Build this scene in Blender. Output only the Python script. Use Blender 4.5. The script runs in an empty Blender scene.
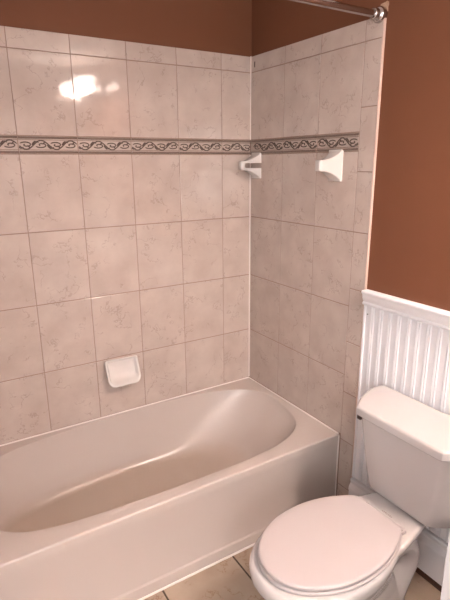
import bpy, bmesh, math, random
from mathutils import Vector, Matrix
random.seed(7)
PI = math.pi
S = bpy.context.scene
COL = S.collection

# ------------------------------------------------------------------ camera
R_ = Vector((0.85055153, -0.52583601, -0.00765358))
U_ = Vector((0.14812238, 0.2255762, 0.96289934))
F_ = Vector((0.50460069, 0.82012918, -0.26975226))
cam_d = bpy.data.cameras.new('camera')
cam = bpy.data.objects.new('camera', cam_d)
COL.objects.link(cam)
cam_d.sensor_width = 36.0
cam_d.lens = 488.745 * 36.0 / 600.0
cam_d.clip_start = 0.02
M3 = Matrix((R_, U_, -F_)).transposed()
cam.matrix_world = Matrix.Translation((-1.51495, -2.19727, 1.608)) @ M3.to_4x4()
S.camera = cam

# ------------------------------------------------------------------ light settings
world = bpy.data.worlds.new('world')
world.use_nodes = True
world.node_tree.nodes['Background'].inputs[0].default_value = (1, 0.93, 0.88, 1)
world.node_tree.nodes['Background'].inputs[1].default_value = 0.3
S.world = world
S.view_settings.view_transform = 'Standard'
S.view_settings.look = 'None'
S.view_settings.exposure = 2.1
S.view_settings.gamma = 1.0
S.view_settings.use_curve_mapping = False
SHADE_POWER = 7.0       # radiance of the frosted glass shades over the vanity
BULB_POWER = 106.0        # radiance at the open mouth of each shade
FILL_LEFT_POWER = 1.0       # radiance of the fill light added in the left wall
LAMP_COL = (1.0, 0.82, 0.73)
FILL_FRONT_POWER = 3.2        # radiance of the fill light added in the front wall
FILL_COL = (0.96, 1.0, 1.02)  # cool tint of the two added fill lights

# ------------------------------------------------------------------ helpers
def bm_new():
    return bmesh.new()

def obj(name, bm, mat, parent=None, smooth=True, kind=None, angle=40, recalc=True):
    if recalc:
        bmesh.ops.recalc_face_normals(bm, faces=bm.faces)
    me = bpy.data.meshes.new(name)
    bm.to_mesh(me)
    bm.free()
    if mat is not None:
        for m in (mat if isinstance(mat, (list, tuple)) else [mat]):
            me.materials.append(m)
    if smooth:
        me.shade_smooth()
        try:
            me.set_sharp_from_angle(angle=math.radians(angle))
        except Exception:
            pass
    o = bpy.data.objects.new(name, me)
    COL.objects.link(o)
    if parent is not None:
        o.parent = parent
        o.matrix_parent_inverse = Matrix.Translation(-Vector(parent.location))
    if kind:
        o['kind'] = kind
    return o

def thing(name, label, cat, loc=(0, 0, 0), group=None):
    o = bpy.data.objects.new(name, None)
    o.empty_display_size = 0.05
    COL.objects.link(o)
    o.location = loc
    o['label'] = label
    o['category'] = cat
    if group:
        o['group'] = group
    return o

def tag(o, label, cat, group=None):
    o['label'] = label
    o['category'] = cat
    if group:
        o['group'] = group
    return o

def box(bm, x0, x1, y0, y1, z0, z1, bev=0.0, seg=2):
    vs = [bm.verts.new((x, y, z)) for x in (x0, x1) for y in (y0, y1) for z in (z0, z1)]
    idx = [(0, 1, 3, 2), (4, 6, 7, 5), (0, 4, 5, 1), (2, 3, 7, 6), (0, 2, 6, 4), (1, 5, 7, 3)]
    fs = [bm.faces.new([vs[i] for i in f]) for f in idx]
    bmesh.ops.recalc_face_normals(bm, faces=fs)
    if bev > 0:
        es = list({e for f in fs for e in f.edges})
        bmesh.ops.bevel(bm, geom=es, offset=bev, segments=seg, affect='EDGES', profile=0.5)

def loft(bm, rings, cap0=True, cap1=True, closed=True):
    """rings: lists of points, all of the same length"""
    vr = [[bm.verts.new(p) for p in r] for r in rings]
    n = len(vr[0])
    for a, b in zip(vr[:-1], vr[1:]):
        for i in range(n if closed else n - 1):
            j = (i + 1) % n
            bm.faces.new((a[i], a[j], b[j], b[i]))
    if cap0:
        bm.faces.new(vr[0][::-1])
    if cap1:
        bm.faces.new(vr[-1])
    return vr

def tube(bm, pts, rad, n=12, caps=True, up=None):
    pts = [Vector(p) for p in pts]
    if not hasattr(rad, '__len__'):
        rad = [rad] * len(pts)
    rings = []
    prev = None
    for i, p in enumerate(pts):
        d = (pts[min(i + 1, len(pts) - 1)] - pts[max(i - 1, 0)]).normalized()
        if prev is None:
            a = d.orthogonal().normalized() if up is None else (Vector(up) - d * d.dot(Vector(up))).normalized()
        else:
            a = (prev - d * d.dot(prev)).normalized()
        prev = a
        b = d.cross(a)
        r = rad[i]
        ra, rb = (r if hasattr(r, '__len__') else (r, r))
        rings.append([p + a * (ra * math.cos(2 * PI * k / n)) + b * (rb * math.sin(2 * PI * k / n)) for k in range(n)])
    loft(bm, rings, caps, caps)

def lathe(bm, prof, n=32, axis_origin=(0, 0, 0), axis='z'):
    """prof: (radius, height) pairs"""
    o = Vector(axis_origin)
    rings = []
    for r, h in prof:
        ring = []
        for k in range(n):
            c, s = math.cos(2 * PI * k / n) * r, math.sin(2 * PI * k / n) * r
            if axis == 'z':
                ring.append(o + Vector((c, s, h)))
            elif axis == 'x':
                ring.append(o + Vector((h, c, s)))
            else:
                ring.append(o + Vector((s, h, c)))
        rings.append(ring)
    loft(bm, rings)

def extrude_profile(bm, prof, axis, a0, a1):
    """closed 2D profile pushed along an axis: for 'y' the profile is (x, z), for 'x' it is (y, z)"""
    def P(p, a):
        return (p[0], a, p[1]) if axis == 'y' else ((a, p[0], p[1]) if axis == 'x' else (p[0], p[1], a))
    loft(bm, [[P(p, a0) for p in prof], [P(p, a1) for p in prof]])

def catmull(pts, per=8, closed=True):
    out = []
    n = len(pts)
    rng = range(n) if closed else range(n - 1)
    for i in rng:
        g = (lambda k: Vector(pts[k % n])) if closed else (lambda k: Vector(pts[max(0, min(n - 1, k))]))
        p0, p1, p2, p3 = g(i - 1), g(i), g(i + 1), g(i + 2)
        for k in range(per):
            t = k / per
            out.append(0.5 * ((2 * p1) + (p2 - p0) * t + (2 * p0 - 5 * p1 + 4 * p2 - p3) * t * t + (3 * p1 - p0 - 3 * p2 + p3) * t ** 3))
    if not closed:
        out.append(Vector(pts[-1]))
    return out

def polar_resample(poly, c, n):
    """radius of a star-shaped outline seen from c at n even angles -> points"""
    out = []
    m = len(poly)
    for k in range(n):
        th = 2 * PI * k / n
        d = Vector((math.cos(th), math.sin(th)))
        best = None
        for i in range(m):
            a = Vector(poly[i][:2]) - Vector(c)
            b = Vector(poly[(i + 1) % m][:2]) - Vector(c)
            e = b - a
            den = d.x * (-e.y) + d.y * e.x
            if abs(den) < 1e-12:
                continue
            t = (a.x * (-e.y) + a.y * e.x) / den
            s = (d.x * a.y - d.y * a.x) / den
            if t > 0 and -1e-6 <= s <= 1 + 1e-6:
                if best is None or t > best:
                    best = t
        out.append(Vector(c) + d * best)
    return out

def baked(o, mods):
    """apply modifiers given as (type, dict)"""
    for ty, kw in mods:
        m = o.modifiers.new(ty.lower(), ty)
        for k, v in kw.items():
            setattr(m, k, v)
    bpy.context.view_layer.update()
    dg = bpy.context.evaluated_depsgraph_get()
    me = bpy.data.meshes.new_from_object(o.evaluated_get(dg))
    o.modifiers.clear()
    o.data = me
    me.shade_smooth()
    return o

# ------------------------------------------------------------------ materials
def new_mat(name, col=(0.8, 0.8, 0.8), rough=0.5, metal=0.0, spec=0.5, coat=0.0):
    m = bpy.data.materials.new(name)
    m.use_nodes = True
    b = m.node_tree.nodes['Principled BSDF']
    b.inputs['Base Color'].default_value = (*col, 1)
    b.inputs['Roughness'].default_value = rough
    b.inputs['Metallic'].default_value = metal
    b.inputs['Specular IOR Level'].default_value = spec
    b.inputs['Coat Weight'].default_value = coat
    b.inputs['Coat Roughness'].default_value = 0.05
    return m, m.node_tree, b

def N(nt, ty, **kw):
    n = nt.nodes.new(ty)
    for k, v in kw.items():
        setattr(n, k, v)
    return n

def ramp(nt, stops):
    r = N(nt, 'ShaderNodeValToRGB')
    e = r.color_ramp.elements
    while len(e) < len(stops):
        e.new(0.5)
    for el, (p, c) in zip(e, stops):
        el.position = p
        el.color = (*c, 1)
    return r

def noise_bump(nt, b, scale, strength, dist=0.01, detail=2.0):
    tc = N(nt, 'ShaderNodeTexCoord')
    no = N(nt, 'ShaderNodeTexNoise')
    no.inputs['Scale'].default_value = scale
    no.inputs['Detail'].default_value = detail
    bp = N(nt, 'ShaderNodeBump')
    bp.inputs['Strength'].default_value = strength
    bp.inputs['Distance'].default_value = dist
    nt.links.new(tc.outputs['Object'], no.inputs['Vector'])
    nt.links.new(no.outputs['Fac'], bp.inputs['Height'])
    nt.links.new(bp.outputs['Normal'], b.inputs['Normal'])
    return no, bp

def tile_mat(name, base, light, vein, scale=1.0, rough=0.06, vein_amt=0.6, bump=0.12):
    """glazed stone-look tile: mottling plus thin wandering veins, shifted for each tile by its own seed"""
    m, nt, b = new_mat(name, base, rough)
    tc = N(nt, 'ShaderNodeTexCoord')
    at = N(nt, 'ShaderNodeAttribute', attribute_name='tile_seed')
    add = N(nt, 'ShaderNodeVectorMath', operation='MULTIPLY_ADD')
    nt.links.new(at.outputs['Color'], add.inputs[0])
    add.inputs[1].default_value = (31.0, 47.0, 23.0)
    nt.links.new(tc.outputs['Object'], add.inputs[2])
    # mottling
    n1 = N(nt, 'ShaderNodeTexNoise')
    n1.inputs['Scale'].default_value = 9.0 * scale
    n1.inputs['Detail'].default_value = 5.0
    nt.links.new(add.outputs[0], n1.inputs['Vector'])
    r1 = ramp(nt, [(0.32, base), (0.72, light)])
    nt.links.new(n1.outputs['Fac'], r1.inputs['Fac'])
    # wandering veins: thin level lines of a distorted noise, kept only in patches
    n2 = N(nt, 'ShaderNodeTexNoise')
    n2.inputs['Scale'].default_value = 8.5 * scale
    n2.inputs['Detail'].default_value = 4.5
    n2.inputs['Roughness'].default_value = 0.62
    n2.inputs['Distortion'].default_value = 0.25
    nt.links.new(add.outputs[0], n2.inputs['Vector'])
    sub = N(nt, 'ShaderNodeMath', operation='SUBTRACT')
    sub.inputs[1].default_value = 0.5
    nt.links.new(n2.outputs['Fac'], sub.inputs[0])
    ab = N(nt, 'ShaderNodeMath', operation='ABSOLUTE')
    nt.links.new(sub.outputs[0], ab.inputs[0])
    mr = N(nt, 'ShaderNodeMapRange')
    mr.inputs['From Min'].default_value = 0.0
    mr.inputs['From Max'].default_value = 0.014
    mr.inputs['To Min'].default_value = 1.0
    mr.inputs['To Max'].default_value = 0.0
    nt.links.new(ab.outputs[0], mr.inputs['Value'])
    n3 = N(nt, 'ShaderNodeTexNoise')
    n3.inputs['Scale'].default_value = 14.0 * scale
    n3.inputs['Detail'].default_value = 2.0
    nt.links.new(add.outputs[0], n3.inputs['Vector'])
    mk = N(nt, 'ShaderNodeMapRange')
    mk.inputs['From Min'].default_value = 0.47
    mk.inputs['From Max'].default_value = 0.56
    nt.links.new(n3.outputs['Fac'], mk.inputs['Value'])
    mul = N(nt, 'ShaderNodeMath', operation='MULTIPLY')
    nt.links.new(mr.outputs['Result'], mul.inputs[0])
    nt.links.new(mk.outputs['Result'], mul.inputs[1])
    mul2 = N(nt, 'ShaderNodeMath', operation='MULTIPLY')
    nt.links.new(mul.outputs[0], mul2.inputs[0])
    mul2.inputs[1].default_value = vein_amt
    mix = N(nt, 'ShaderNodeMix', data_type='RGBA')
    nt.links.new(mul2.outputs[0], mix.inputs['Factor'])
    nt.links.new(r1.outputs['Color'], mix.inputs['A'])
    mix.inputs['B'].default_value = (*vein, 1)
    nt.links.new(mix.outputs['Result'], b.inputs['Base Color'])
    # slightly wavy glaze
    n4 = N(nt, 'ShaderNodeTexNoise')
    n4.inputs['Scale'].default_value = 14.0
    nt.links.new(add.outputs[0], n4.inputs['Vector'])
    bp = N(nt, 'ShaderNodeBump')
    bp.inputs['Strength'].default_value = bump
    bp.inputs['Distance'].default_value = 0.004
    nt.links.new(n4.outputs['Fac'], bp.inputs['Height'])
    nt.links.new(bp.outputs['Normal'], b.inputs['Normal'])
    return m

M_TILE = tile_mat('glazed_wall_tile', (0.505, 0.41, 0.36), (0.60, 0.505, 0.45), (0.24, 0.165, 0.135), vein_amt=0.40)
M_FLOOR = tile_mat('stone_floor_tile', (0.355, 0.265, 0.20), (0.43, 0.335, 0.26), (0.24, 0.13, 0.07), scale=1.0, rough=0.3, vein_amt=0.75)
M_GROUT, nt, b = new_mat('wall_grout', (0.30, 0.20, 0.16), 0.75)
noise_bump(nt, b, 120, 0.3)
M_FGROUT, nt, b = new_mat('floor_grout', (0.07, 0.045, 0.03), 0.85)
noise_bump(nt, b, 120, 0.3)
M_PAINT, nt, b = new_mat('brown_wall_paint', (0.185, 0.073, 0.038), 0.6, spec=0.2)
noise_bump(nt, b, 260, 0.12, 0.002, 3)
M_CEIL, nt, b = new_mat('ceiling_paint', (0.82, 0.79, 0.76), 0.8)
noise_bump(nt, b, 150, 0.2)
M_WHITE, nt, b = new_mat('white_trim_paint', (0.84, 0.825, 0.845), 0.38)
noise_bump(nt, b, 60, 0.05)
M_CAULK, nt, b = new_mat('white_caulk', (0.82, 0.74, 0.70), 0.45)
noise_bump(nt, b, 90, 0.25, 0.003)
M_EDGE, nt, b = new_mat('tile_edge_glaze', (0.62, 0.47, 0.40), 0.4)
noise_bump(nt, b, 90, 0.2, 0.003)
M_TUB, nt, b = new_mat('tub_enamel', (0.55, 0.475, 0.435), 0.26, coat=0.06)
noise_bump(nt, b, 5, 0.02, 0.01)
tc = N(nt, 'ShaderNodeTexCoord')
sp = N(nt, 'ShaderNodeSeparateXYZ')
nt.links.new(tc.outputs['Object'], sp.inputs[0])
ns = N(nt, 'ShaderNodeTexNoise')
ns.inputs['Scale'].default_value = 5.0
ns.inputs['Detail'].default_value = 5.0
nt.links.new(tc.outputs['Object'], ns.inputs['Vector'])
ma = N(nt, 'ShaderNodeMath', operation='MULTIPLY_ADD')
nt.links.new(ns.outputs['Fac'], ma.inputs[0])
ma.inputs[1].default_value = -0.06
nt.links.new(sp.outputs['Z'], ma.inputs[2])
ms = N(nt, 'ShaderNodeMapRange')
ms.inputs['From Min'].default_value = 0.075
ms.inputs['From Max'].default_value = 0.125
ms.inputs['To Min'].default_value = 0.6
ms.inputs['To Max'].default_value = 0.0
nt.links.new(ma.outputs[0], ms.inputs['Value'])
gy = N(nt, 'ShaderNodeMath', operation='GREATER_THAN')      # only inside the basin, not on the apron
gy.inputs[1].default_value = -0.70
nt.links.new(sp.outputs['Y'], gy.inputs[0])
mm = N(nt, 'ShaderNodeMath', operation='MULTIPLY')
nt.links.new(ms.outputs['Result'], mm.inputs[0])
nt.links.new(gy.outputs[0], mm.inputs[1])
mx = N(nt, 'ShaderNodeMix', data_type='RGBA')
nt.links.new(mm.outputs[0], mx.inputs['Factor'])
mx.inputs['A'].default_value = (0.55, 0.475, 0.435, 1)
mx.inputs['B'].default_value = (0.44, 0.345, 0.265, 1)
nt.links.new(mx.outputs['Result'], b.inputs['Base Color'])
M_CHINA, nt, b = new_mat('vitreous_china', (0.575, 0.54, 0.53), 0.10, coat=0.4)
noise_bump(nt, b, 6, 0.02, 0.01)
M_SEAT, nt, b = new_mat('painted_seat', (0.53, 0.47, 0.465), 0.28)
noise_bump(nt, b, 30, 0.03, 0.004)
M_CERAM, nt, b = new_mat('white_ceramic', (0.70, 0.655, 0.625), 0.12, coat=0.3)
noise_bump(nt, b, 20, 0.03, 0.004)
M_VINE, nt, b = new_mat('border_relief_glaze', (0.10, 0.065, 0.05), 0.3)
noise_bump(nt, b, 80, 0.2)
M_BORD, nt, b = new_mat('border_ground_glaze', (0.53, 0.44, 0.385), 0.25)
noise_bump(nt, b, 60, 0.15)
M_BLINE, nt, b = new_mat('border_rope_glaze', (0.21, 0.145, 0.115), 0.3)
noise_bump(nt, b, 150, 0.4)
M_CHROME, nt, b = new_mat('chrome', (0.55, 0.52, 0.51), 0.12, 1.0)
noise_bump(nt, b, 40, 0.03)
M_PLASTER, nt, b = new_mat('bare_plaster', (0.48, 0.31, 0.21), 0.9)
noise_bump(nt, b, 140, 0.6)
M_DWOOD, nt, b = new_mat('dark_brown_shoe', (0.085, 0.034, 0.022), 0.5)
noise_bump(nt, b, 80, 0.2)
M_DARK, nt, b = new_mat('dark_rubber', (0.035, 0.018, 0.014), 0.6)
noise_bump(nt, b, 80, 0.2)
M_COUNTER, nt, b = new_mat('countertop', (0.75, 0.70, 0.65), 0.2)
noise_bump(nt, b, 30, 0.05)
M_MARK, nt, b = new_mat('grey_print', (0.28, 0.22, 0.20), 0.5)
noise_bump(nt, b, 80, 0.05)
M_MIRROR, nt, b = new_mat('mirror_glass', (0.85, 0.85, 0.85), 0.02, 1.0)
noise_bump(nt, b, 3, 0.002)

def lamp_mat(name, power, col=LAMP_COL):
    m, nt, b = new_mat(name, (0.9, 0.88, 0.85), 0.3)
    b.inputs['Emission Color'].default_value = (*col, 1)
    b.inputs['Emission Strength'].default_value = power
    noise_bump(nt, b, 50, 0.05)
    return m
M_SHADE = lamp_mat('lit_frosted_glass', SHADE_POWER)
M_BULB = lamp_mat('lit_bulb', BULB_POWER)
M_FILL_FRONT = lamp_mat('fill_glow_front', FILL_FRONT_POWER, FILL_COL)  # emissive surface of the added front fill light
M_FILL_LEFT = lamp_mat('fill_glow_left', FILL_LEFT_POWER, FILL_COL)  # emissive surface of the added left fill light

# ------------------------------------------------------------------ key measures (metres, floor z = 0)
TW, TH = 0.24102, 0.32058          # wall tile pitch
ZB0, ZB1 = 1.650, 1.7217           # decorative border
ZC = ZB1 + TH                      # joint under the cap row
ZT = ZC + 0.0749                   # top of the tiling
C1, C2 = 0.1733, 0.2705            # cut tile next to the corner on either wall
EDGE = 0.8358                      # where the end-wall tiling stops
RIM = 0.388
TUBW, TUBL = 0.747, 1.56
XL, YF, CEIL = -2.30, -3.35, 2.44  # rest of the room

# ------------------------------------------------------------------ room shell
def slab(name, x0, x1, y0, y1, z0, z1, mat):
    bm = bm_new()
    box(bm, x0, x1, y0, y1, z0, z1)
    return obj(name, bm, mat, smooth=False, kind='structure')

PW = 0.012      # painted wall lies this far behind the tile faces
wall_back = slab('wall_back', -TUBL - 0.012, PW + 0.12, PW, PW + 0.12, 0, CEIL, M_PAINT)
wall_right = slab('wall_right', PW, PW + 0.12, YF, PW, 0, CEIL, M_PAINT)
wall_wing = slab('wall_alcove', XL, -TUBL - 0.012, -0.86, PW + 0.12, 0, CEIL, M_PAINT)
wall_left = slab('wall_left', XL - 0.12, XL, YF, -0.86, 0, CEIL, M_PAINT)
wall_front = slab('wall_front', XL - 0.12, PW + 0.12, YF - 0.12, YF, 0, CEIL, M_PAINT)
ceiling = slab('ceiling', XL - 0.12, PW + 0.12, YF - 0.12, PW + 0.12, CEIL, CEIL + 0.1, M_CEIL)

def seed_faces(bm, faces, lay, s):
    for f in faces:
        for l in f.loops:
            l[lay] = s

def tile_rect(bm, lay, fix, u0, u1, v0, v1, t, gap=0.0034, bev=0.0016, tilt=0.0016, ugap=None):
    """one glazed tile: fix(u, v, depth) -> xyz; depth 0 is the face, negative is into the room"""
    s = (random.random(), random.random(), random.random(), 1)
    g = gap / 2
    gu = (gap if ugap is None else ugap) / 2
    a0, a1, b0, b1 = u0 + gu, u1 - gu, v0 + g, v1 - g
    if a1 - a0 < 0.004 or b1 - b0 < 0.004:
        return
    ta, tb = random.uniform(-tilt, tilt), random.uniform(-tilt, tilt)
    def D(u, v):
        return (u - (u0 + u1) / 2) * ta + (v - (v0 + v1) / 2) * tb
    def ring(i, d):
        return [fix(u, v, d + D(u, v)) for u, v in ((a0 + i, b0 + i), (a1 - i, b0 + i), (a1 - i, b1 - i), (a0 + i, b1 - i))]
    rings = [ring(0, t), ring(0, bev), ring(bev * 0.3, bev * 0.3), ring(bev, 0)]
    n0 = len(bm.faces)
    vr = loft(bm, rings, cap0=False)
    bm.faces.ensure_lookup_table()
    seed_faces(bm, bm.faces[n0:], lay, s)

def tile_field(name, parent, fix, cells, grout_boxes):
    bm = bm_new()
    lay = bm.loops.layers.float_color.new('tile_seed')
    for c in cells:
        tile_rect(bm, lay, fix, *c, t=0.010, ugap=0.0024)
    return obj(name, bm, M_TILE, parent, smooth=True, angle=20)

def back(u, v, d):      # u runs along -x from the corner
    return (-u, d, v)
def right(u, v, d):     # u runs along -y from the corner
    return (d, -u, v)

us_back = [0.0, C1] + [C1 + TW * k for k in range(1, 7)]
us_back = [min(u, TUBL) for u in us_back]
us_right = [0.0, C2, C2 + TW, C2 + 2 * TW]
rows = [(RIM - 0.02 if k == 3 else ZB0 - TH * (k + 1), ZB0 - TH * k) for k in range(4)]
rows[3] = (RIM - 0.0, ZB0 - TH * 3)
rows = [(ZB0 - TH, ZB0), (ZB0 - 2 * TH, ZB0 - TH), (ZB0 - 3 * TH, ZB0 - 2 * TH), (RIM + 0.001, ZB0 - 3 * TH), (ZB1, ZC), (ZC, ZT)]
cells = []
for a, b_ in zip(us_back[:-1], us_back[1:]):
    for r in rows:
        cells.append((a, b_, *r))
tile_field('tile_field', wall_back, back, cells, None)
cells = []
for a, b_ in zip(us_right[:-1], us_right[1:]):
    for r in rows:
        cells.append((a, b_, *r))
# narrow column of trim tiles along the outer edge
zz = ZB0 - TH
col_z = sorted([zz + TW * k for k in range(-5, 3)])
col_z = [0.0] + [z for z in col_z if z > 0.05] + [ZC, ZT]
for a, b_ in zip(col_z[:-1], col_z[1:]):
    cells.append((us_right[-1], EDGE - 0.004, a, b_))
# tiling between the tub's front and the narrow column runs to the floor
cells.append((TUBW + 0.003, us_right[-1], 0.0, RIM - 0.03))
tile_field('tile_field', wall_right, right, cells, None)
# grout bed behind the tiles
bm = bm_new()
box(bm, -TUBL, 0.0, 0.0016, PW, RIM + 0.001, ZT - 0.002)
obj('grout_bed', bm, M_GROUT, wall_back, smooth=False)
bm = bm_new()
box(bm, 0.0016, PW, -EDGE + 0.004, 0.0, 0.0, ZT - 0.002)
obj('grout_bed', bm, M_GROUT, wall_right, smooth=False)
# pale finished edge of the end-wall tiling and caulk in the corner
bm = bm_new()
box(bm, -0.0005, PW, -EDGE - 0.002, -EDGE + 0.0035, 0.0, ZT + 0.001, 0.0015)
obj('edge_trim', bm, M_EDGE, wall_right)
bm = bm_new()
tube(bm, [(-0.0015, -0.0015, z) for z in (RIM + 0.006, 0.8, 1.2, 1.648)], 0.0042, 8)
tube(bm, [(-0.001, -0.001, z) for z in (1.722, 2.0, ZT)], 0.0026, 8)
obj('corner_caulk', bm, M_CAULK, wall_back)

# decorative border: ground strip, two rope lines and a scrolling vine in low relief
def vine_paths(u0, u1):
    """paths (lists of (u, v) with v in -1..1) of the scrolling vine in one border tile"""
    out = []
    L = u1 - u0
    n = 60
    out.append(([(u0 + L * i / n, 0.85 * math.sin(2 * PI * 2 * i / n)) for i in range(n + 1)], 1.0))
    for k in range(4):
        c = u0 + L * (k + 0.5) / 4
        sgn = 1 if k % 2 == 0 else -1
        # a curl winding into each bend of the wave
        sp = []
        for i in range(26):
            t = i / 25
            th = PI * (0.15 + 2.1 * t)
            r = (1 - 0.78 * t)
            sp.append((c + 0.105 * L * r * math.cos(th), sgn * (-0.12 - 0.55 * r * math.sin(th)) + sgn * 0.1))
        out.append((sp, 0.95))
        sp2 = []
        for i in range(14):
            t = i / 13
            th = PI * (1.1 - 1.6 * t)
            r = 0.5 * (1 - 0.6 * t)
            sp2.append((c + L * 0.085 + 0.075 * L * r * math.cos(th), sgn * (0.45 + 0.5 * r * math.sin(th))))
        out.append((sp2, 0.9))
        # leaf
        lf = [(c + L * 0.10 + L * 0.055 * t, sgn * (0.75 - 0.75 * t)) for t in (0, 0.5, 1)]
        out.append((lf, 1.5))
        lf = [(c - L * 0.02 - L * 0.05 * t, sgn * (0.1 + 0.55 * t)) for t in (0, 0.5, 1)]
        out.append((lf, 1.2))
    return out

def border(parent, fix, us, phase=0.0):
    zc, hh = (ZB0 + ZB1) / 2, (ZB1 - ZB0) / 2
    bm = bm_new()
    lay = bm.loops.layers.float_color.new('tile_seed')
    for a, b_ in zip(us[:-1], us[1:]):
        tile_rect(bm, lay, fix, a, b_, ZB0, ZB1, t=0.010, gap=0.0028)
    obj('border_tile', bm, M_BORD, parent, angle=20)
    bl, bv = bm_new(), bm_new()
    for a, b_ in zip(us[:-1], us[1:]):
        for sz in (-1, 1):
            v0 = zc + sz * (hh - 0.0075)
            tube(bl, [fix(a + 0.002, v0, -0.0005), fix(b_ - 0.002, v0, -0.0005)], 0.0047, 8)
            v1 = zc + sz * (hh - 0.0160)
            tube(bl, [fix(a + 0.002, v1, 0.0002), fix(b_ - 0.002, v1, 0.0002)], 0.0013, 6)
        st = b_ - TW
        for path, w in vine_paths(st, b_):
            seg = []
            for (u, v) in path + [(None, None)]:
                ok = u is not None and a + 0.004 < u < b_ - 0.004
                if ok:
                    seg.append(fix(u, zc + v * (hh - 0.0150), -0.0003))
                if (not ok or u is None) and len(seg) > 2:
                    tube(bv, seg, [0.0027 * w * (0.55 if i in (0, len(seg) - 1) else 1) for i in range(len(seg))], 6)
                if not ok:
                    seg = []
    obj('border_rope', bl, M_BLINE, parent)
    obj('border_vine', bv, M_VINE, parent)
border(wall_back, back, us_back)
border(wall_right, right, us_right)

# small dark chip at the top of the corner and bare plaster at the rod flange
bm = bm_new()
box(bm, -0.0012, 0.001, -0.036, -0.030, 2.063, 2.089, 0.0008)
obj('tile_chip', bm, M_DARK, wall_right)

# floor: stone tiles on a dark grout bed
FT = 0.3255
bm = bm_new()
box(bm, XL - 0.12, PW + 0.12, YF - 0.12, PW + 0.12, -0.08, -0.002)
floor = obj('floor', bm, M_FGROUT, smooth=False, kind='structure')
bm = bm_new()
lay = bm.loops.layers.float_color.new('tile_seed')
def floorfix(u, v, d):
    return (u, v, -d)
xs = [-0.9255 + FT * k for k in range(-4, 4)]
ys = [-0.747 - 0.005 - FT * k for k in range(0, 9)]
for x0 in xs:
    for y1 in ys:
        x1, y0 = min(x0 + FT, PW), max(y1 - FT, YF)
        a0 = max(x0, XL)
        if x1 - a0 > 0.02 and y1 - y0 > 0.02:
            tile_rect(bm, lay, floorfix, a0, x1, y0, y1, t=0.004, gap=0.0075, bev=0.0015, tilt=0.0008)
obj('floor_tiles', bm, M_FLOOR, floor, angle=20)

# ------------------------------------------------------------------ wainscot, chair rail, baseboard on the right wall
Y0, Y1 = -EDGE - 0.003, YF
prof = []                      # (y, x) profile of the beaded boards
y = Y0
prof.append((y, 0.004))
pitch, first = 0.0445, -0.884
yb = first
while yb > Y1 + 0.05:
    prof += [(yb + 0.0105, 0.004), (yb + 0.0095, 0.0058), (yb + 0.0088, 0.0058), (yb + 0.0080, 0.0030), (yb + 0.0062, 0.0008), (yb + 0.0045, 0.0008), (yb + 0.0028, 0.0030),
             (yb + 0.0015, 0.0052), (yb - 0.0015, 0.0052),
             (yb - 0.0028, 0.0030), (yb - 0.0045, 0.0008), (yb - 0.0062, 0.0008), (yb - 0.0080, 0.0030), (yb - 0.0088, 0.0058), (yb - 0.0095, 0.0058), (yb - 0.0105, 0.004)]
    yb -= pitch
prof += [(Y1, 0.004), (Y1, PW + 0.004), (Y0, PW + 0.004)]
bm = bm_new()
loft(bm, [[(p[1], p[0], 0.2125) for p in prof], [(p[1], p[0], 1.06) for p in prof]])
wains = obj('wainscot_panel', bm, M_WHITE, wall_right, angle=30)
# plain upright strip closing the panel against the tiles
bm = bm_new()
box(bm, -0.002, 0.006, Y0 - 0.010, Y0, 0.2125, 1.05, 0.002)
obj('edge_strip', bm, M_WHITE, wall_right)
rail = [(PW, 1.102), (-0.018, 1.102), (-0.0215, 1.0995), (-0.023, 1.095), (-0.021, 1.090), (-0.0165, 1.086),
        (-0.0155, 1.080), (-0.0145, 1.070), (-0.011, 1.062), (-0.0075, 1.056), (-0.007, 1.0535), (-0.010, 1.051), (-0.0125, 1.047),
        (-0.0115, 1.042), (-0.008, 1.039), (PW, 1.039)]
bm = bm_new()
extrude_profile(bm, rail, 'y', Y0 - 0.0005, Y1)
obj('trim_1', bm, M_WHITE, kind='structure', angle=50)
base = [(PW, 0.206), (-0.004, 0.206), (-0.0075, 0.203), (-0.0085, 0.198), (-0.0075, 0.193), (-0.006, 0.188), (-0.0075, 0.181), (-0.0125, 0.172),
        (-0.0165, 0.162), (-0.0175, 0.155), (-0.0175, 0.150), (-0.0145, 0.148), (-0.0145, 0.028), (PW, 0.028)]
bm = bm_new()
extrude_profile(bm, base, 'y', Y0 - 0.0005, Y1)
bb = obj('baseboard_right', bm, M_WHITE, kind='structure', angle=35)
bm = bm_new()
box(bm, -0.0155, PW, Y1, Y0 - 0.0005, 0.0, 0.028, 0.001)
obj('shoe_strip', bm, M_DWOOD, bb)
# dark nail hole in the panel
bm = bm_new()
lathe(bm, [(0.0, 0.0), (0.0022, 0.0004), (0.0022, 0.004), (0.0, 0.0045)], 10, (0.0, -0.859, 1.0), 'x')
obj('nail_hole', bm, M_DARK, wall_right)
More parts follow.
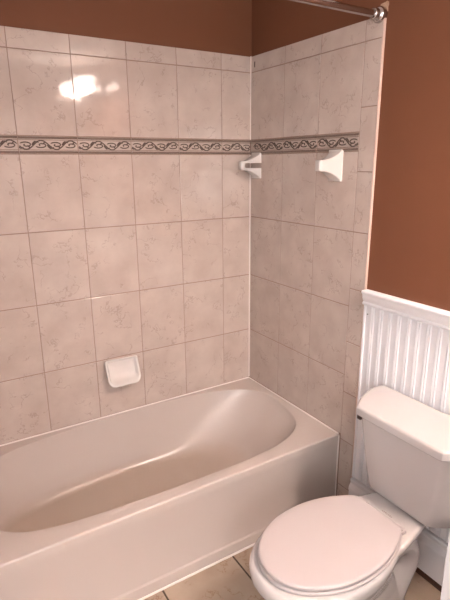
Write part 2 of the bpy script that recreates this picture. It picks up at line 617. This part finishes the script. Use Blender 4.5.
# baseboards on the other walls of the room
bm = bm_new()
box(bm, XL, XL + 0.014, YF, -0.86, 0, 0.2, 0.003)
obj('baseboard_left', bm, M_WHITE, kind='structure')
bm = bm_new()
box(bm, XL + 0.014, -1.21, YF, YF + 0.014, 0, 0.2, 0.003)
box(bm, -0.41, PW, YF, YF + 0.014, 0, 0.2, 0.003)
obj('baseboard_front', bm, M_WHITE, kind='structure')
bm = bm_new()
for k in range(70):
    ya = -0.862 - k * 0.042
    if ya - 0.042 > YF:
        box(bm, XL - 0.002, XL + 0.007, ya - 0.040, ya, 0.18, 1.06, 0.002, 1)
for (ya, yb2) in ((YF, -0.862),):
    box(bm, XL - 0.002, XL + 0.02, ya, yb2, 1.04, 1.10, 0.004)
obj('wainscot_panel', bm, M_WHITE, wall_left)
bm = bm_new()
xa = XL + 0.02
while xa < -0.06:
    if xa + 0.04 < -1.21 or xa > -0.41:
        box(bm, xa, xa + 0.040, YF - 0.002, YF + 0.007, 0.18, 1.06, 0.002, 1)
    xa += 0.042
box(bm, XL + 0.02, -1.21, YF - 0.002, YF + 0.02, 1.04, 1.10, 0.004)
box(bm, -0.41, -0.02, YF - 0.002, YF + 0.02, 1.04, 1.10, 0.004)
obj('wainscot_panel', bm, M_WHITE, wall_front)
# window-shaped fill light added in the left wall, behind the camera
WY0, WY1, WZ0, WZ1 = -2.75, -1.75, 1.12, 2.05
bm = bm_new()
for (ya, yb2, za, zb2) in ((WY0 - 0.09, WY0, WZ0 - 0.02, WZ1 + 0.09), (WY1, WY1 + 0.09, WZ0 - 0.02, WZ1 + 0.09), (WY0, WY1, WZ1, WZ1 + 0.09), (WY0, WY1, WZ0 - 0.02, WZ0 + 0.02),
                           (WY0, WY1, (WZ0 + WZ1) / 2 - 0.015, (WZ0 + WZ1) / 2 + 0.015)):
    box(bm, XL - 0.002, XL + 0.03, ya, yb2, za, zb2, 0.003)
fill_win = obj('fill_window_1', bm, M_WHITE, kind='structure')
bm = bm_new()
box(bm, XL - 0.001, XL + 0.008, WY0, WY1, WZ0, WZ1)
obj('fill_pane', bm, M_FILL_LEFT, fill_win, smooth=False)
# second added fill light, also shaped as a frosted window, in the front wall
FX0, FX1 = -2.08, -1.34
bm = bm_new()
for (xa, xb, za, zb2) in ((FX0 - 0.09, FX0, WZ0 - 0.02, WZ1 + 0.09), (FX1, FX1 + 0.09, WZ0 - 0.02, WZ1 + 0.09), (FX0, FX1, WZ1, WZ1 + 0.09), (FX0, FX1, WZ0 - 0.02, WZ0 + 0.02),
                         (FX0, FX1, (WZ0 + WZ1) / 2 - 0.015, (WZ0 + WZ1) / 2 + 0.015)):
    box(bm, xa, xb, YF - 0.002, YF + 0.03, za, zb2, 0.003)
fill_win = obj('fill_window_2', bm, M_WHITE, kind='structure')
bm = bm_new()
box(bm, FX0, FX1, YF - 0.001, YF + 0.008, WZ0, WZ1)
obj('fill_pane', bm, M_FILL_FRONT, fill_win, smooth=False)
# door in the front wall
bm = bm_new()
box(bm, -1.14, -0.48, YF + 0.001, YF + 0.035, 0.01, 2.03, 0.003)
door = obj('door_1', bm, M_WHITE, kind='structure')
bm = bm_new()
for (xa, xb, za, zb2) in ((-1.21, -1.14, 0, 2.10), (-0.48, -0.41, 0, 2.10), (-1.14, -0.48, 2.03, 2.10)):
    box(bm, xa, xb, YF + 0.0005, YF + 0.05, za, zb2, 0.003)
obj('door_casing', bm, M_WHITE, door)
bm = bm_new()
lathe(bm, [(0.0, 0.035), (0.03, 0.036), (0.03, 0.042), (0.011, 0.046), (0.011, 0.07), (0.026, 0.08), (0.03, 0.095), (0.02, 0.108), (0.0, 0.11)], 24, (-1.07, YF, 0.95), 'y')
obj('door_knob', bm, M_CHROME, door)

# ------------------------------------------------------------------ bathtub
NT = 144
tub = thing('bathtub', 'almond coloured alcove bathtub with a straight glossy apron, below the tiled walls', 'bathtub', (-TUBL / 2, -TUBW / 2, 0))
rim_pts = [(-0.036, -0.300), (-0.083, -0.524), (-0.205, -0.634), (-0.416, -0.684), (-0.714, -0.692), (-1.10, -0.680), (-1.300, -0.655), (-1.414, -0.605),
           (-1.478, -0.510), (-1.500, -0.370), (-1.478, -0.210), (-1.374, -0.095), (-1.155, -0.043), (-0.80, -0.020), (-0.40, -0.030), (-0.150, -0.104), (-0.062, -0.190)]
flo_pts = [(-0.437, -0.310), (-0.455, -0.430), (-0.530, -0.530), (-0.70, -0.580), (-0.95, -0.595), (-1.20, -0.580), (-1.345, -0.530), (-1.405, -0.430),
           (-1.415, -0.330), (-1.375, -0.220), (-1.18, -0.150), (-0.865, -0.105), (-0.663, -0.118), (-0.510, -0.170)]
CT = (-0.80, -0.36)
rim_o = polar_resample(catmull(rim_pts, 8), CT, NT)
flo_o = polar_resample(catmull(flo_pts, 8), CT, NT)
X0, X1, YA, YB = -TUBL + 0.001, -0.0015, -TUBW, -0.0015
rect = [(X1, YA), (X1, YB), (X0, YB), (X0, YA)]
# outer ring: even angles, corners snapped on
out_o = polar_resample(rect, CT, NT)
for cx, cy in rect:
    k = min(range(NT), key=lambda i: (out_o[i] - Vector((cx, cy))).length)
    out_o[k] = Vector((cx, cy))
def inset(p, d):
    return Vector((min(max(p.x, X0 + d), X1 - d), min(max(p.y, YA + d), YB - d)))
bm = bm_new()
rings = []
rings.append([(p.x, p.y, RIM - 0.030) for p in out_o])
rings.append([(p.x, p.y, RIM - 0.010) for p in out_o])
rings.append([(p.x, p.y, RIM - 0.0075) for p in out_o])
for a in (30, 60, 90):
    aa = math.radians(a)
    rings.append([(*inset(p, 0.0070 * (1 - math.cos(aa)))[:], RIM - 0.0075 + 0.0070 * math.sin(aa)) for p in out_o])
rings.append([(*inset(p, 0.0095)[:], RIM - 0.0002) for p in out_o])
def grow(o, f):
    return [Vector(CT) + (p - Vector(CT)) * f for p in o]
def between(t):
    return [a.lerp(b, t) for a, b in zip(rim_o, flo_o)]
# flat of the rim, then the rolled lip
rim_out = []
for p, q in zip(rim_o, out_o):
    d = (p - Vector(CT)).normalized()
    room = (q - p).length
    rim_out.append(p + d * min(0.007, 0.4 * room))
rings.append([(*p.lerp(q, 0.25), RIM) for p, q in zip(rim_out, out_o)])
rings.append([(p.x, p.y, RIM) for p in rim_out])
prof_s = [(0.0, -0.0010), (0.006, -0.0040), (0.012, -0.0085), (0.020, -0.015)]
for i in range(1, 22):
    t = i / 21
    prof_s.append((0.020 + 0.98 * t, -0.015 - 0.2675 * (1 - (1 - t) ** 2.0)))
for s, z in prof_s:
    rings.append([(p.x, p.y, RIM + z) for p in between(s)])
for f, z in ((0.93, -0.284), (0.75, -0.286), (0.5, -0.288), (0.25, -0.289)):
    rings.append([(*(Vector(CT) + (p - Vector(CT)) * f), RIM + z) for p in flo_o])
loft(bm, rings, cap0=False, cap1=True)
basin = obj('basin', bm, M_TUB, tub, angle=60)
# apron: a long front panel with a shallow skirt along its foot
ap = [(-0.7470, RIM - 0.030), (-0.7465, RIM - 0.05), (-0.7440, RIM - 0.06), (-0.7440, 0.060), (-0.7455, 0.055), (-0.7490, 0.052),
      (-0.7500, 0.049), (-0.7500, 0.0), (-0.720, 0.0), (-0.720, RIM - 0.030)]
bm = bm_new()
extrude_profile(bm, [(p[0], p[1]) for p in ap], 'x', X0, X1)
obj('apron', bm, M_TUB, tub, angle=50)
bm = bm_new()
lathe(bm, [(0.0, -0.0), (0.030, 0.0), (0.034, 0.002), (0.034, 0.004), (0.024, 0.0045), (0.022, 0.002), (0.0, 0.002)], 28, (-1.25, -0.36, RIM - 0.289))
obj('drain', bm, M_CHROME, tub)
bm = bm_new()
tube(bm, [(X0 + 0.01, -0.7525, 0.002), (-0.8, -0.7525, 0.002), (-0.003, -0.7525, 0.002)], 0.0048, 8)
obj('floor_caulk', bm, M_CAULK, tub)
bm = bm_new()
tube(bm, [(X0, -0.006, RIM), (-0.8, -0.006, RIM), (-0.006, -0.006, RIM), (-0.006, -0.4, RIM), (-0.006, -TUBW + 0.004, RIM)], 0.0048, 8)
tube(bm, [(-0.0045, -TUBW - 0.0005, RIM - 0.01), (-0.0045, -TUBW - 0.0005, 0.2), (-0.0045, -TUBW - 0.0015, 0.004)], 0.0032, 8)
obj('wall_caulk', bm, M_CAULK, tub)

# ------------------------------------------------------------------ soap dish on the back wall
sd = thing('soap_dish', 'small white ceramic soap dish mounted on the long tiled wall above the tub', 'soap dish', (-0.765, 0, 0.61))
SX, SZ = -0.776, 0.622
def rrect(hw, hh, r, n=8):
    pts = []
    rt, rb = r * 0.5, r * 1.6
    for cx, cz, a0, rr in ((hw - rt, hh - rt, 0, rt), (-hw + rt, hh - rt, 90, rt), (-hw + rb, -hh + rb, 180, rb), (hw - rb, -hh + rb, 270, rb)):
        for i in range(n + 1):
            a = math.radians(a0 + 90 * i / n)
            pts.append((cx + rr * math.cos(a), cz + rr * math.sin(a)))
    return pts
def dish_ring(hw, hh, r, depth, zo=0.0):
    return [(SX + px, -depth((pz + hh) / (2 * hh)), SZ + pz + zo) for px, pz in rrect(hw, hh, r)]
lerp = lambda a, b_, t: a + (b_ - a) * t
bm = bm_new()
front = lambda v: lerp(0.068, 0.013, max(0, min(1, v)) ** 0.8)
loft(bm, [dish_ring(0.076, 0.056, 0.020, lambda v: -0.001, 0.002),
          dish_ring(0.077, 0.057, 0.020, lambda v: 0.35 * front(v), 0.001),
          dish_ring(0.080, 0.059, 0.020, lambda v: 0.75 * front(v)),
          dish_ring(0.0835, 0.0615, 0.020, lambda v: 0.94 * front(v)),
          dish_ring(0.0835, 0.0615, 0.020, lambda v: front(v)),
          dish_ring(0.0800, 0.0585, 0.019, lambda v: front(v) + 0.0022),
          dish_ring(0.0745, 0.0535, 0.017, lambda v: front(v) + 0.0005),
          dish_ring(0.0715, 0.0500, 0.016, lambda v: front(v) - 0.006),
          dish_ring(0.0660, 0.0440, 0.015, lambda v: lerp(front(v) - 0.020, 0.006, v)),
          dish_ring(0.0560, 0.0340, 0.013, lambda v: lerp(0.030, 0.005, v)),
          dish_ring(0.0300, 0.0160, 0.008, lambda v: lerp(0.016, 0.005, v))])
obj('dish_body', bm, M_CERAM, sd, angle=70)

# ------------------------------------------------------------------ towel bar posts on the end wall (the bar is gone)
def towel_post(ya, yb, slotted, label):
    """ya > yb: extents along the wall"""
    zc = 1.5945
    yc = (ya + yb) / 2
    t = thing('towel_bar_post', label, 'towel bar post', (0, yc, zc), 'empty towel bar posts on the end wall')
    def rr_ring(x, hy, hz, r, y0=None):
        y0 = yc if y0 is None else y0
        pts = []
        for cy, cz, a0 in ((hy - r, hz - r, 0), (-hy + r, hz - r, 90), (-hy + r, -hz + r, 180), (hy - r, -hz + r, 270)):
            for i in range(5):
                a = math.radians(a0 + 90 * i / 4)
                pts.append((x, y0 + cy + r * math.cos(a), zc + cz + r * math.sin(a)))
        return pts
    W = (ya - yb) / 2
    def build(parts):
        for nm, rings in parts:
            bm = bm_new()
            loft(bm, rings)
            o = obj(nm, bm, M_CERAM, t, angle=35)
            if slotted:
                cb = bm_new()
                pr = [(-0.2 if False else -0.079, -0.0122), (-0.086, -0.0095), (-0.0895, -0.0045), (-0.0895, 0.0045), (-0.086, 0.0095), (-0.079, 0.0122), (0.02, 0.0122), (0.02, -0.0122)]
                loft(cb, [[(p[0], yb - 0.02, zc + p[1]) for p in pr], [(p[0], ya + 0.02, zc + p[1]) for p in pr]])
                bmesh.ops.recalc_face_normals(cb, faces=cb.faces)
                me = bpy.data.meshes.new('slot_cutter')
                cb.to_mesh(me)
                cb.free()
                co = bpy.data.objects.new('slot_cutter', me)
                COL.objects.link(co)
                baked(o, [('BOOLEAN', dict(operation='DIFFERENCE', object=co, solver='EXACT'))])
                o.data.set_sharp_from_angle(angle=math.radians(35))
                bpy.data.objects.remove(co)
    plate = [rr_ring(x, W - i, 0.0645 - i, 0.005) for x, i in ((0.0, 0.0), (-0.006, 0.0), (-0.009, 0.0012), (-0.0105, 0.004))]
    arm = []
    for i in range(15):                    # flares wide at the wall, narrow at the head
        s = i / 14
        arm.append(rr_ring(-0.008 - 0.092 * s, W * (0.46 + 0.46 * (1 - s) ** 1.8), 0.0225 + 0.036 * (1 - s) ** 2.2, 0.004, yc - 0.06 * W))
    for x, d in ((-0.104, 0.0015), (-0.107, 0.005)):
        arm.append(rr_ring(x, W * 0.46 - d, 0.0225 - d, 0.004, yc - 0.06 * W))
    build([('base_plate', plate), ('arm', arm)])
    return t
towel_post(-0.022, -0.098, True, 'white towel bar post with an open slot, in the tiled corner')
towel_post(-0.594, -0.672, False, 'white towel bar post with a solid flared side, nearer the tiling\'s outer edge')

# ------------------------------------------------------------------ shower curtain rod
rod = thing('shower_curtain_rod', 'bare chrome shower curtain rod across the top of the tiled alcove', 'curtain rod', (0, -0.8145, 2.13))
RZ, RY = 2.118, -0.8145
bm = bm_new()
lathe(bm, [(0.0, -0.012), (0.0125, -0.012), (0.0125, -0.80), (0.0112, -0.802), (0.0112, -TUBL + 0.012 - 0.012), (0.0, -TUBL)], 28, (0, RY, RZ), 'x')
obj('tube', bm, M_CHROME, rod)
for sgn, x0 in ((-1, 0.0), (1, -TUBL - 0.012)):
    bm = bm_new()
    lathe(bm, [(0.0, 0.011 if sgn < 0 else 0), (0.027, 0.011 if sgn < 0 else 0.0), (0.028, sgn * 0.006), (0.024, sgn * 0.014), (0.0195, sgn * 0.018), (0.0190, sgn * 0.034), (0.0165, sgn * 0.037), (0.0, sgn * 0.037)], 28, (x0, RY, RZ), 'x')
    obj('flange', bm, M_CHROME, rod)
# torn paint around the flange shows bare plaster
bm = bm_new()
ring0, ring1 = [], []
for k in range(26):
    a = 2 * PI * k / 26
    r = 0.029 + 0.006 * math.sin(3 * a + 1) + random.uniform(-0.004, 0.004)
    ring0.append((PW + 0.001, RY - 0.002 + r * math.cos(a), RZ + 0.014 + r * math.sin(a)))
    ring1.append((PW - 0.0022, RY - 0.002 + 0.94 * r * math.cos(a), RZ + 0.014 + 0.94 * r * math.sin(a)))
loft(bm, [ring0, ring1])
obj('bare_patch', bm, M_PLASTER, wall_right, smooth=False)

# ------------------------------------------------------------------ toilet
TY = -1.235
wc = thing('toilet', 'white two-piece toilet with a closed lid, between the tub and the vanity', 'toilet', (-0.4, TY, 0))
def half_to_ring(half, z):
    """half outline (x, half width) from front to back -> closed ring"""
    L = [(x, TY + w, z) for x, w in half]
    Rr = [(x, TY - w, z) for x, w in reversed(half)]
    return L + Rr
def shrink(ring, f):
    n = len(ring)
    c = [sum(p[i] for p in ring) / n for i in (0, 1)]
    return [(c[0] + (p[0] - c[0]) * f, c[1] + (p[1] - c[1]) * f, p[2]) for p in ring]
# tank
def tank_half(fx, front, cham, full, back_x=-0.022, backw=None):
    """front flat half width, chamfer rounding to the full half width"""
    pts = [(fx, front * 0.5), (fx + 0.001, front * 0.93), (fx + 0.004, front)]
    for s, v in ((0.10, 0.17), (0.22, 0.33), (0.35, 0.50), (0.47, 0.62), (0.61, 0.755), (0.76, 0.87), (0.88, 0.95)):
        pts.append((fx + 0.004 + cham * s, front + (full - front) * v))
    pts += [(fx + 0.004 + cham, full), (back_x - 0.012, full), (back_x - 0.003, full - 0.004), (back_x, full - 0.014), (back_x, full * 0.5)]
    return pts
bm = bm_new()
body = [(0.392, -0.180, 0.105, 0.080, 0.160), (0.394, -0.190, 0.120, 0.085, 0.176), (0.402, -0.198, 0.128, 0.085, 0.184), (0.420, -0.2015, 0.133, 0.086, 0.190),
        (0.47, -0.207, 0.142, 0.088, 0.200), (0.55, -0.214, 0.153, 0.092, 0.213), (0.63, -0.220, 0.163, 0.094, 0.226), (0.705, -0.225, 0.171, 0.096, 0.236)]
loft(bm, [half_to_ring(tank_half(fx, fr, ch, fu), z) for z, fx, fr, ch, fu in body])
tank = obj('tank', bm, M_CHINA, wc, angle=33)
bm = bm_new()
LB = (-0.247, 0.180, 0.165, 0.2575)
def lid_ring(d, z):
    fx, fr, ch, fu = LB
    return half_to_ring(tank_half(fx + d, fr - 0.6 * d, ch, fu - d, -0.014 - d), z)
loft(bm, [lid_ring(0.010, 0.702), lid_ring(0.003, 0.7025), lid_ring(0.0, 0.706), lid_ring(0.0, 0.7285), lid_ring(0.0005, 0.7310), lid_ring(0.0022, 0.7348),
          lid_ring(0.0055, 0.7375), lid_ring(0.0090, 0.7385), lid_ring(0.0120, 0.7388)] + [shrink(lid_ring(0.012, z), f) for f, z in ((0.96, 0.7391), (0.8, 0.7398), (0.5, 0.7403), (0.25, 0.7404))])
obj('tank_lid', bm, M_CHINA, wc, angle=33)
bm = bm_new()
box(bm, -0.224, -0.204, TY + 0.174, TY + 0.192, 0.674, 0.7015, 0.002)
obj('lid_bumper', bm, M_DARK, wc)
# bowl: stacked egg-shaped sections blended with deck, pedestal and trapway
def egg(z, xf, xb, w, xm=None, pw=2.2, n=40, wb=None):
    """section from the front xf to the back xb, widest (half width w) at xm"""
    xm = xm if xm is not None else (xf * 0.45 + xb * 0.55)
    ring = []
    for k in range(n):
        th = 2 * PI * k / n
        c, s = math.cos(th), math.sin(th)
        e = 2 / pw
        x = xm + ((xm - xf) * -1 if c > 0 else (xb - xm) * -1) * (abs(c) ** e) * (1 if c > 0 else -1)
        ring.append((x, TY + w * (abs(s) ** e) * (1 if s > 0 else -1), z))
    return ring
bm = bm_new()
loft(bm, [egg(0.383, -0.805, -0.27, 0.184, -0.55, 2.1), egg(0.392, -0.800, -0.27, 0.180, -0.55, 2.1)][::-1] and
     [egg(0.0, -0.640, -0.155, 0.118, -0.40, 2.6), egg(0.022, -0.640, -0.155, 0.118, -0.40, 2.6), egg(0.05, -0.628, -0.165, 0.108, -0.40, 2.5),
      egg(0.12, -0.625, -0.20, 0.100, -0.42, 2.4), egg(0.19, -0.665, -0.24, 0.108, -0.46, 2.3), egg(0.25, -0.725, -0.27, 0.140, -0.51, 2.2),
      egg(0.31, -0.785, -0.28, 0.172, -0.54, 2.15), egg(0.35, -0.812, -0.27, 0.187, -0.55, 2.1), egg(0.375, -0.814, -0.26, 0.190, -0.55, 2.1),
      egg(0.387, -0.810, -0.26, 0.187, -0.55, 2.1), egg(0.392, -0.800, -0.26, 0.178, -0.55, 2.1)])
# rear deck that carries the tank
dk = []
for z, g in ((0.352, -0.018), (0.358, -0.006), (0.370, 0.0), (0.384, 0.0), (0.392, -0.006)):
    dk.append([(x, TY + s * (w + g), z) for x, w, s in
               [(-0.42, 0.152, 1), (-0.33, 0.143, 1), (-0.26, 0.128, 1), (-0.20, 0.114, 1), (-0.115 - g, 0.090, 1), (-0.100 - g, 0.075, 1),
                (-0.100 - g, 0.075, -1), (-0.115 - g, 0.090, -1), (-0.20, 0.114, -1), (-0.26, 0.128, -1), (-0.33, 0.143, -1), (-0.42, 0.152, -1)]])
loft(bm, dk)
# the trapway: an S-shaped swelling at the back
tp = catmull([(-0.48, TY, 0.15), (-0.39, TY, 0.185), (-0.30, TY, 0.250), (-0.225, TY, 0.280), (-0.17, TY, 0.250), (-0.155, TY, 0.18), (-0.19, TY, 0.11), (-0.235, TY, 0.02)], 5, False)
tube(bm, tp, [(0.058, 0.080)] * len(tp), 20, True, (0, 0, 1))
bowl = obj('bowl', bm, M_CHINA, wc)
baked(bowl, [('REMESH', dict(mode='VOXEL', voxel_size=0.0055)), ('SMOOTH', dict(factor=0.6, iterations=9))])
# bolt caps on the foot
for s in (1, -1):
    bm = bm_new()
    lathe(bm, [(0.0, 0.046), (0.008, 0.044), (0.013, 0.038), (0.015, 0.028), (0.0155, 0.018), (0.0, 0.018)], 20, (-0.335, TY + s * 0.112, 0.0))
    obj('bolt_cap', bm, M_CHINA, wc)
# seat ring and lid
def seat_half(d=0.0):
    pts = [(-0.797 + d, 0.0), (-0.794 + d, 0.030), (-0.783 + d, 0.062), (-0.762 + d, 0.093), (-0.728 + 0.8 * d, 0.124), (-0.685 + 0.6 * d, 0.149 - 0.6 * d),
           (-0.635, 0.168 - 0.9 * d), (-0.580, 0.1775 - d), (-0.520, 0.179 - d), (-0.460, 0.172 - d), (-0.405, 0.157 - d), (-0.358, 0.137 - d),
           (-0.322, 0.117 - d), (-0.306 - d * 0.5, 0.104 - d), (-0.302 - d, 0.098 - d), (-0.301 - d, 0.07), (-0.301 - d, 0.0)]
    return pts
def seat_ring(d, z, sx=0.0):
    h = seat_half(d)
    L = catmull([(x * 0.985 + 0.002, w * 0.985, 0) for x, w in h], 4, False)
    return [(p.x, TY + p.y, z) for p in L] + [(p.x, TY - p.y, z) for p in reversed(L[1:-1])]
bm = bm_new()
hole = lambda d, z: [((p[0] + 0.56) * (0.70 + d) - 0.55, TY + (p[1] - TY) * (0.62 + d), z) for p in seat_ring(0, 0)]
loft(bm, [hole(0.0, 0.391), seat_ring(0.004, 0.391), seat_ring(-0.001, 0.394), seat_ring(-0.003, 0.399), seat_ring(-0.001, 0.404), seat_ring(0.004, 0.406), hole(0.0, 0.406), hole(0, 0.391)], False, False)
obj('seat_ring', bm, M_SEAT, wc, angle=60)
bm = bm_new()
loft(bm, [seat_ring(0.012, 0.4095), seat_ring(0.003, 0.4100), seat_ring(0.0, 0.413), seat_ring(0.0, 0.419), seat_ring(0.0015, 0.4220), seat_ring(0.005, 0.4240),
          seat_ring(0.012, 0.4250)] + [shrink(seat_ring(0.012, z), f) for f, z in ((0.93, 0.4258), (0.8, 0.4266), (0.5, 0.4272), (0.25, 0.4274))])
obj('lid', bm, M_SEAT, wc, angle=60)
for s in (1, -1):
    bm = bm_new()
    tube(bm, [(-0.287, TY + s * 0.100, 0.403), (-0.287, TY + s * 0.064, 0.403)], 0.0100, 16)
    box(bm, -0.300, -0.270, TY + s * 0.0825 - 0.021, TY + s * 0.0825 + 0.021, 0.391, 0.406, 0.003)
    obj('hinge', bm, M_SEAT, wc)
# faint printed line on the deck
bm = bm_new()
for k in range(7):
    yy = TY + 0.016 - k * 0.0065
    box(bm, -0.2530, -0.2485 + 0.001 * (k % 3), yy - 0.0017, yy + 0.0017, 0.3900, 0.3926)
obj('printed_mark', bm, M_MARK, wc, smooth=False)

# ------------------------------------------------------------------ vanity to the right of the toilet
VY0, VY1, VX = -1.645, -2.86, -0.55
van = thing('vanity_cabinet', 'white painted vanity cabinet edge at the right border, beside the toilet', 'vanity', (-0.27, (VY0 + VY1) / 2, 0))
bm = bm_new()
box(bm, VX, -0.03, VY1, VY0, 0.09, 0.82, 0.002)
box(bm, VX + 0.06, -0.03, VY1 + 0.02, VY0 - 0.02, 0.0, 0.09)
obj('cabinet_body', bm, M_WHITE, van, smooth=False)
nd = 3
dw = (VY0 - VY1) / nd
for k in range(nd):
    ya, yb = VY0 - k * dw - 0.045, VY0 - (k + 1) * dw + 0.02
    bm = bm_new()
    box(bm, VX - 0.018, VX - 0.0005, yb, ya, 0.13, 0.78, 0.003)
    box(bm, VX - 0.0215, VX - 0.017, yb + 0.06, ya - 0.06, 0.19, 0.72, 0.003)
    dr = obj('door', bm, M_WHITE, van)
    bm = bm_new()
    lathe(bm, [(0.0, -0.018), (0.006, -0.018), (0.006, -0.030), (0.014, -0.036), (0.015, -0.044), (0.0, -0.048)], 20, (VX, yb + 0.03, 0.62), 'x')
    obj('knob', bm, M_CHROME, dr)
bm = bm_new()
box(bm, VX + 0.004, -0.03, VY1 - 0.01, VY0 - 0.004, 0.82, 0.855, 0.004)
box(bm, -0.05, -0.03, VY1 - 0.01, VY0 - 0.004, 0.855, 0.95, 0.003)
obj('countertop', bm, M_COUNTER, van)

# ------------------------------------------------------------------ lamps (outside the frame, mirrored in the tiles)
lamp = thing('vanity_light', 'wall lamp with a row of lit frosted glass shades, mirrored in the upper tiles', 'wall lamp', (0, -2.2, 2.2))
LX, LZ = -0.235, 2.235
bm = bm_new()
box(bm, -0.018, PW, -2.54, -1.86, LZ - 0.05, LZ + 0.05, 0.006)
obj('back_plate', bm, M_CHROME, lamp)
for yy in (-1.97, -2.20, -2.43):
    bm = bm_new()
    tube(bm, catmull([(-0.015, yy, LZ - 0.005), (-0.06, yy, LZ + 0.015), (-0.16, yy, LZ + 0.060), (LX, yy, LZ + 0.075)], 5, False), 0.008, 12)
    obj('arm', bm, M_CHROME, lamp)
    bm = bm_new()
    lathe(bm, [(0.0, 0.075), (0.024, 0.073), (0.045, 0.060), (0.070, 0.030), (0.090, -0.005), (0.101, -0.042), (0.103, -0.055), (0.099, -0.0545), (0.086, -0.005), (0.066, 0.030), (0.041, 0.058), (0.0, 0.066)], 28, (LX, yy, LZ))
    obj('glass_shade', bm, M_SHADE, lamp)
    bm = bm_new()
    lathe(bm, [(0.0, 0.05), (0.014, 0.045), (0.018, 0.02), (0.030, -0.005), (0.034, -0.022), (0.028, -0.040), (0.014, -0.050), (0.0, -0.052)], 24, (LX, yy, LZ))
    obj('bulb', bm, M_BULB, lamp)
